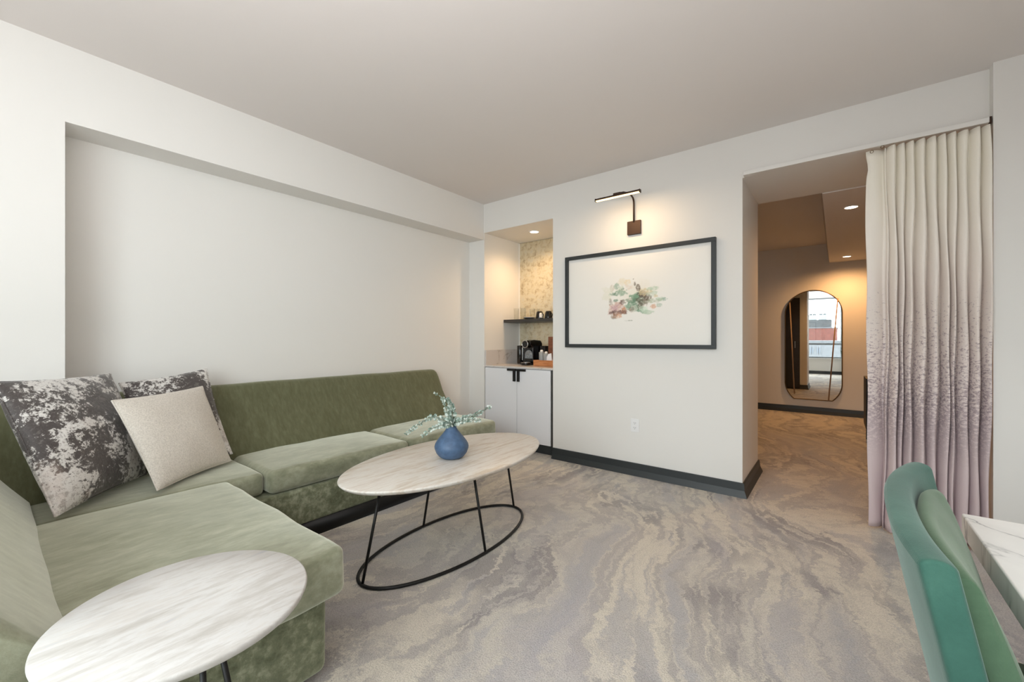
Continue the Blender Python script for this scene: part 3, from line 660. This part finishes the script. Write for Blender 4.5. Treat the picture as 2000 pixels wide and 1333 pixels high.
for k, (bx, bz, rx, rz, r_, g_, b_, al) in enumerate(BLOBS):
    d = np.sqrt(((X-bx)/rx)**2+((Z-bz)/rz)**2)
    big = rx > .15
    d = d+(n1-.5)*(1.2 if big else 2.2)+(n3-.5)*(0 if big else 1.0)*((k % 3)-.3)-(0 if big else .18)
    a = np.clip((1.05-d)/(.9 if big else .3), 0, 1)*al*(1 if big else np.clip(.75+2.6*(n4-.45), 0, 1))
    img = img*(1-a[..., None])+np.array([r_, g_, b_])*a[..., None]
lin_img = np.where(img/255 <= .04045, img/255/12.92, ((img/255+.055)/1.055)**2.4)
YP = YB-.012
V = [(float(x)+1.405, YP-YB, float(z)-1.105) for z in zs_ for x in xs_]
F = [(j*nx+i, j*nx+i+1, (j+1)*nx+i+1, (j+1)*nx+i) for j in range(nz-1) for i in range(nx-1)]
me = bpy.data.meshes.new('print'); me.from_pydata(V, [], F)
ca = me.color_attributes.new('ink', 'FLOAT_COLOR', 'POINT')
ca.data.foreach_set('color', np.concatenate([lin_img, np.ones((nz, nx, 1))], 2).reshape(-1).astype('f'))
m = mat('botanical_print', (233, 231, 226), .35); n = NT(m); at_ = n.n.new('ShaderNodeAttribute'); at_.attribute_name = 'ink'; n.base(at_.outputs[0])
me.materials.append(m); o = bpy.data.objects.new('print', me); COL.objects.link(o); o.parent = pf
MB().box(FX0+.01, FX1-.01, YB-.0105, YB-.001, FZ0+.01, FZ1-.01).build('backing', M['white_lam'], pf)

pl = thing('picture_light', (-1.391, YB, 2.095), 'bronze picture light with glowing bar mounted above the framed print', 'lamp')
MB().box(-1.451, -1.332, YB-.026, YB-.0005, 2.097, 2.214).build('wall_plate', M['bronze'], pl, bevel=.002)
HY, HZ = 3.150, 2.336
arm = [(-1.391, 3.497, 2.20), (-1.391, 3.497, 2.36), (-1.391, 3.492, 2.388), (-1.391, 3.475, 2.408), (-1.391, 3.44, 2.420), (-1.391, 3.36, 2.418), (-1.391, 3.27, 2.398), (-1.391, 3.20, 2.372), (-1.391, 3.158, 2.352)]
MB().tube(arm, .0078, 10).build('arm', M['bronze'], pl, smooth=True)
MB().box(-1.422, -1.36, HY-.013, HY+.013, HZ+.006, HZ+.024).build('bracket', M['bronze'], pl, bevel=.003)
MB().prism([(HY-.014, HZ-.004), (HY+.014, HZ-.004), (HY+.0145, HZ+.004), (HY+.010, HZ+.011), (HY-.010, HZ+.011), (HY-.0145, HZ+.004)], 'x', -1.580, -1.202).build('lamp_head', M['bronze'], pl, bevel=.001)
for a in (-1.583, -1.207): MB().box(a, a+.008, HY-.015, HY+.015, HZ-.013, HZ+.012).build('end_cap', M['bronze'], pl, bevel=.002)
MB().prism([(HY-.012, HZ-.0045), (HY+.012, HZ-.0045), (HY+.009, HZ-.012), (HY-.009, HZ-.012)], 'x', -1.575, -1.207).build('light_bar', M['strip_glow'], pl)
l = bpy.data.lights.new('picture_lamp', 'AREA'); l.shape = 'RECTANGLE'; l.size = .36; l.size_y = .02; l.energy = 3.2; l.color = (1, .70, .40)
lo = bpy.data.objects.new('picture_lamp', l); COL.objects.link(lo); lo.parent = pl; lo.location = (-.0, HY-YB, HZ-.014-2.095); lo.rotation_euler = (R(25), 0, 0)

# ---------------- outlet ----------------
ox, oz = -1.389, .432
ot = thing('wall_outlet', (ox, YB, oz-.058), 'white duplex power outlet low on the wall under the framed print', 'outlet')
MB().box(ox-.037, ox+.037, YB-.006, YB-.0005, oz-.058, oz+.058).build('cover_plate', M['white_plastic'], ot, bevel=.002)
for dz in (.021, -.021):
    r_ = MB().box(ox-.017, ox+.017, YB-.0085, YB-.006, oz+dz-.0155, oz+dz+.0155).build('receptacle', M['white_plastic'], ot, bevel=.003)
    s_ = MB()
    s_.box(ox-.008, ox-.0055, YB-.0089, YB-.0084, oz+dz-.002, oz+dz+.008); s_.box(ox+.0055, ox+.008, YB-.0089, YB-.0084, oz+dz-.002, oz+dz+.007); s_.box(ox-.0025, ox+.0025, YB-.0089, YB-.0084, oz+dz-.010, oz+dz-.006)
    s_.build('slots', M['slot'], r_)
MB().lathe([(.003, 0), (.003, .0012), (.0005, .0015)], (ox, oz, 0), 10)
# ---------------- curtain ----------------
crt = thing('curtain', (.41, 3.44, 0), 'floor length ombre curtain, cream fading to mauve, drawn to the right of the opening', 'curtain')
def curtain_mesh():
    # (plan points at the top and at the hem: same count; folds run top to bottom)
    random.seed(3)
    nf = 10; nu = 18*nf+20; nv = 60; V = []; F = []
    phs = [random.uniform(-.25, .25) for _ in range(nf+3)]; amp = [random.uniform(.75, 1.25) for _ in range(nf+3)]
    wv = [random.uniform(-1, 1) for _ in range(nf+3)]
    for j in range(nv+1):
        t = j/nv; z = 2.372+(.012-2.372)*t
        for i in range(nu+1):
            s = i/nu
            flat = .17
            if s < flat:      # broad leading panel, nearly flat
                q = s/flat; x = .142+.085*q+.012*t*(1-q); y = 3.468-.012*math.sin(q*math.pi)-.03*t*(1-q)+.028*q*q
                if t < .03: pass
                dd = 0
            else:
                u = (s-flat)/(1-flat)*nf; k = int(u); fr = u-k; k = min(k, nf)
                ph = phs[k]*(1-fr)+phs[k+1]*fr; am = amp[k]*(1-fr)+amp[k+1]*fr
                a0 = .026+.012*min(1, t*2.2)+.008*t
                wq = wv[k]*(1-fr)+wv[k+1]*fr; wob = .012*math.sin(t*4+wq*2)*t
                merge = .018*math.sin(t*math.pi)*math.sin(u*1.3+1)
                ss = math.sin(2*math.pi*(u+.5*ph*t)+.6)+.3*t*math.sin(math.pi*u+1+wq)
                y = 3.458-.012*t-a0*am*(1.9*abs(math.cos(math.pi*(u+.5*ph*t)+.3))**.85-.95+.3*t*math.sin(math.pi*.5*u+1+wq))
                x = .227+(.664-.227)*(u/nf)+.004*math.cos(2*math.pi*(u+.5*ph*t)+.6)+wob+merge*.6
                if u < .3: y = y*(u/.3)+(3.496-.012*t)*(1-u/.3)
            x += .003*math.sin(z*9+s*20); x = min(x, .672)
            zz = z+(.0 if s >= flat else 0)
            if s < .07:
                x += .010*math.exp(-((t-.045)/.02)**2)*1.0*(1-s/.07)-.006*math.exp(-(t/.01)**2)*0
            V.append((x, y, zz))
    for j in range(nv):
        for i in range(nu): F.append((j*(nu+1)+i, j*(nu+1)+i+1, (j+1)*(nu+1)+i+1, (j+1)*(nu+1)+i))
    return MB().add(V, F)
o = curtain_mesh().build('drape', M['ombre'], crt, smooth=True)
md = o.modifiers.new('S', 'SOLIDIFY'); md.thickness = .003; md.offset = 0
for hx in (.171, .222):
    MB().tube([(hx+.008*math.cos(a*math.pi/8), 3.440 if hx < .2 else 3.462, 2.358+.008*math.sin(a*math.pi/8)+(.0 if hx < .2 else .024)) for a in range(16)], .0016, 6, closed=True).build('curtain_ring', M['brass_edge'], crt, smooth=True)
trk = MB().box(-.545, .668, 3.455, 3.517, 2.390, 2.420).build('curtain_track', M['wall'], None, at=(.06, 3.48, 2.388), bevel=.003, label='slim white ceiling track spanning the top of the opening', category='curtain track')
MB().box(.668, .676, 3.457, 3.515, 2.386, 2.422).build('end_stop', M['bronze'], trk)

# ---------------- bedroom: mirror, low console ----------------
mr = thing('wall_mirror', (-.305, 8.2, .22), 'tall capsule shaped mirror with flat cut bottom and thin straps in the bedroom', 'mirror')
MX, MR_, MZT, MZB = -.307, .367, 1.965, .225
def capsule(r, zt, zb, n=28, rb=None):
    P = []
    for k in range(n+1):
        a = math.pi*k/n; P.append((MX+r*math.cos(a), zt-MR_+r*math.sin(a)))
    cut = zb; c0 = zb+.27
    a1 = math.asin((c0-cut)/r) if (c0-cut) < r else math.pi/2
    for k in range(n//2+1):
        a = math.pi+a1*k/(n//2); P.append((MX+r*math.cos(a), c0+r*math.sin(a)))
    for k in range(n//2+1):
        a = 2*math.pi-a1+a1*k/(n//2); P.append((MX+r*math.cos(a), c0+r*math.sin(a)))
    return P
gp = capsule(MR_-.004, MZT, MZB+.004)
MB().prism(gp, 'y', 8.168, 8.180).build('glass', M['mirror'], mr)
fp = capsule(MR_, MZT, MZB)
MB().tube([(x, 8.172, z) for x, z in fp], .0085, 8, closed=True).build('frame', M['brass_edge'], mr, smooth=True)
MB().prism(capsule(MR_-.03, MZT-.0, MZB+.03), 'y', 8.181, 8.198).build('backing', M['espresso'], mr)
for (xa, za), (xb, zb) in (((-.612, 1.79), (-.548, .30)), ((.008, 1.82), (-.105, .235))):
    MB().tube([(xa, 8.162, za), (xb, 8.158, zb)], .009, 6).build('strap', M['strap'], mr, smooth=True)
cs = thing('console_table', (.6, 6.2, 0), 'black console edge just showing past the curtain in the bedroom', 'console')
MB().box(.25, .90, 6.0, 6.5, .19, .75).build('body', M['black_metal'], cs, bevel=.003)
for x, y in ((.27, 6.02), (.87, 6.02), (.27, 6.46), (.87, 6.46)): MB().box(x, x+.02, y, y+.02, 0, .19).build('leg', M['black_metal'], cs)

# ---------------- desk ----------------
dk = thing('desk', (.67, .45, 0), 'white marble topped desk at the right edge beside the green chair', 'desk')
MB().box(.243, 1.095, -.70, 1.500, .697, .750).build('desktop', M['marble'], dk, bevel=.004, bseg=3)
MB().box(.32, 1.09, 1.36, 1.40, 0, .696).build('leg_panel', M['black_metal'], dk, bevel=.002) if False else None
for y in (-.55, 1.34):
    MB().box(.90, .94, y, y+.04, 0, .696).build('leg', M['black_metal'], dk, bevel=.002)
    MB().box(.29, 1.09, y, y+.04, .662, .6965).build('bracket', M['black_metal'], dk, bevel=.002)

# ---------------- green desk chair ----------------
ch = thing('desk_chair', (.42, 1.06, 0), 'teal green velvet swivel chair with a curved back, tucked at the marble desk', 'chair')
path = [(.158, 1.395), (.137, 1.345), (.114, 1.265), (.098, 1.17), (.091, 1.06), (.090, .96), (.095, .87), (.106, .785)]
def smooth_path(P, k=6):
    Q = []
    for i in range(len(P)-1):
        p0 = Vector(P[max(i-1, 0)]); p1 = Vector(P[i]); p2 = Vector(P[i+1]); p3 = Vector(P[min(i+2, len(P)-1)])
        for j in range(k):
            t = j/k; Q.append(.5*((2*p1)+(-p0+p2)*t+(2*p0-5*p1+4*p2-p3)*t*t+(-p0+3*p1-3*p2+p3)*t**3))
    Q.append(Vector(P[-1])); return Q
def shell(P, ztop, zbot, half, lean, m, name, off=0, rnd=.02, zr=14, tops=None, bulge=0):
    Q = smooth_path(P); V = []; F = []; NU = len(Q); ring = []
    # cross-section in (n, z): down the outside, round the top, down the inside
    for i, p in enumerate(Q):
        a = Q[max(i-1, 0)]; b_ = Q[min(i+1, NU-1)]; t = (b_-a).normalized(); nr = Vector((-t.y, t.x))
        if nr.x < 0: nr = -nr                      # points to the seat side (+x)
        e = min(i, NU-1-i)/(NU-1)
        zt = ztop if tops is None else ztop-tops(i/(NU-1))
        hh = half*(1 if e > .02 else .86)
        sec_ = []
        for k in range(zr+1):
            z = zbot+(zt-rnd-zbot)*k/zr; sec_.append((-hh, z))
        for k in range(1, 8):
            an = math.pi-math.pi*k/8; sec_.append((hh*math.cos(an)*1.0, zt-rnd+rnd*math.sin(an)))
        for k in range(zr, -1, -1):
            z = zbot+(zt-rnd-zbot)*k/zr; sec_.append((hh+bulge*math.sin(math.pi*k/zr)**.6*math.sin(math.pi*min(max(i/(NU-1), .0), 1.))**.5, z))
        for o_, z in sec_:
            q = p+nr*(o_+off); V.append((q.x+lean*(.88-z), q.y, z))
        n_ = len(sec_)
    for i in range(NU-1):
        for k in range(n_): F.append((i*n_+k, i*n_+(k+1) % n_, (i+1)*n_+(k+1) % n_, (i+1)*n_+k))
    F += [tuple(range(n_))[::-1], tuple((NU-1)*n_+k for k in range(n_))]
    return MB().add(V, F).build(name, m, ch, smooth=True, bevel=.006, bseg=3)
shell(path, .885, .47, .021, .20, M['teal_velvet'], 'backrest_shell', rnd=.012, tops=lambda s: .0)
ip = [(.150, 1.30), (.130, 1.235), (.117, 1.15), (.107, 1.06), (.106, .97), (.112, .88), (.118, .835)]
shell(ip, .862, .50, .014, .26, M['teal_inner'], 'back_cushion', off=.014, rnd=.018, bulge=.030, tops=lambda s: .012*abs(2*s-1)**3)
MB().rbox(.20, .66, .82, 1.33, .43, .52, .035, .08, crown=.015).build('seat', M['teal_inner'], ch, smooth=True)
MB().rbox(.17, .64, .84, 1.31, .395, .435, .015, .1).build('seat_pan', M['teal_velvet'], ch, smooth=True)
MB().lathe([(.028, .09), (.028, .26), (.018, .262), (.018, .395), (.004, .396)], (.42, 1.06, 0), 20).build('gas_column', M['black_metal'], ch, smooth=True)
for k in range(5):
    a = R(72*k+205); e = (.42+.27*math.cos(a), 1.06+.27*math.sin(a))
    lg = MB().tube([(.42, 1.06, .10), (.42+.13*math.cos(a), 1.06+.13*math.sin(a), .092), (*e, .07)], [.02, .016, .011], 8).build('leg', M['black_metal'], ch, smooth=True)
    MB().add(*(lambda mb: (mb.v, mb.f))(MB().tube([(e[0]-.012*math.sin(a), e[1]+.012*math.cos(a), .027), (e[0]+.012*math.sin(a), e[1]-.012*math.cos(a), .027)], .026, 16))).build('caster', M['black_gloss'], lg, smooth=False, bevel=.003)

# ---------------- white curtain by the window (seen in the mirror) ----------------
V = []; F = []; nu = 60
for j in range(13):
    for i in range(nu+1):
        s = i/nu; V.append((.13+.30*s, YW+.10+.025*math.sin(s*2*math.pi*5), .02+2.66*j/12))
for j in range(12):
    for i in range(nu): F.append((j*(nu+1)+i, j*(nu+1)+i+1, (j+1)*(nu+1)+i+1, (j+1)*(nu+1)+i))
o = MB().add(V, F).build('window_curtain', M['sheer'], None, at=(.28, YW+.10, .02), smooth=True, label='white curtain hanging beside the window, seen in the bedroom mirror', category='curtain')
md = o.modifiers.new('S', 'SOLIDIFY'); md.thickness = .003

# ---------------- outside, seen in the mirror ----------------
struct(MB().box(-120, 80, -230, -12, -30.2, -30), 'street', M['asphalt'])
def building(name, loc, label, m, x0, x1, y0, y1, z0, z1, wins, rim=True):
    t = thing(name, (loc[0], loc[1], z0), label, 'building')
    MB().box(x0, x1, y0, y1, z0, z1).build('wall', m, t)
    if rim: MB().box(x0-.15, x1+.15, y0-.1, y1+.15, z1, z1+.25).build('parapet', M['whiteface'], t)
    for (a, b_, c, d) in wins:
        f = MB().box(a, b_, y1, y1+.08, c, d).build('window', M['whiteface'], t)
        MB().box(a+.12, b_-.12, y1+.08, y1+.10, c+.12, d-.12).build('pane', M['darkglass'], f)
    return t
wn = [(x, x+.44, z, z+1.55) for x in [-9.5+i*.62+(.25 if i % 2 else 0) for i in range(11)] for z in (-2.0, -5.4)]
building('white_building', (-8, -105), 'white building with close set dark windows across the street, lowest in the mirror view', M['whiteface'], -60, 14, -115, -99, -30, .75, wn)
building('brick_building', (-18, -135), 'red brick building rising behind the white one in the mirror view', M['brickface'], -70, .1, -148, -129, -30, 4.4, [(-40+i*3.2, -38.6+i*3.2, -3.2, -1.2) for i in range(9)])
gb = building('grey_building', (-18, -170), 'grey flat roofed building behind the brick one carrying rooftop units', M['greyface'], -60, -1.5, -185, -164, -30, 8.2, [(-44+i*4, -42+i*4, -1.0, 1.5) for i in range(9)], False)
for i, (x, lab) in enumerate(((-4.0, 'grey rooftop cooling unit nearest the right corner of the grey building'), (-6.9, 'grey rooftop cooling unit left of the first on the grey building'))):
    t = thing('cooling_unit', (x, -167, 8.2), lab, 'rooftop unit', 'rooftop cooling units')
    MB().box(x-1.15, x+1.15, -168, -165.5, 8.2, 9.9).build('housing', M['tank'], t)
    for dx in (-.55, .55): MB().lathe([(.5, 0), (.5, .5), (.44, .5), (.44, .1), (.01, .1)], (x+dx, -166.8, 9.9), 20).build('fan_cowl', M['greyface'], t)
for o in bpy.data.objects:
    if '_L' in o: del o['_L']
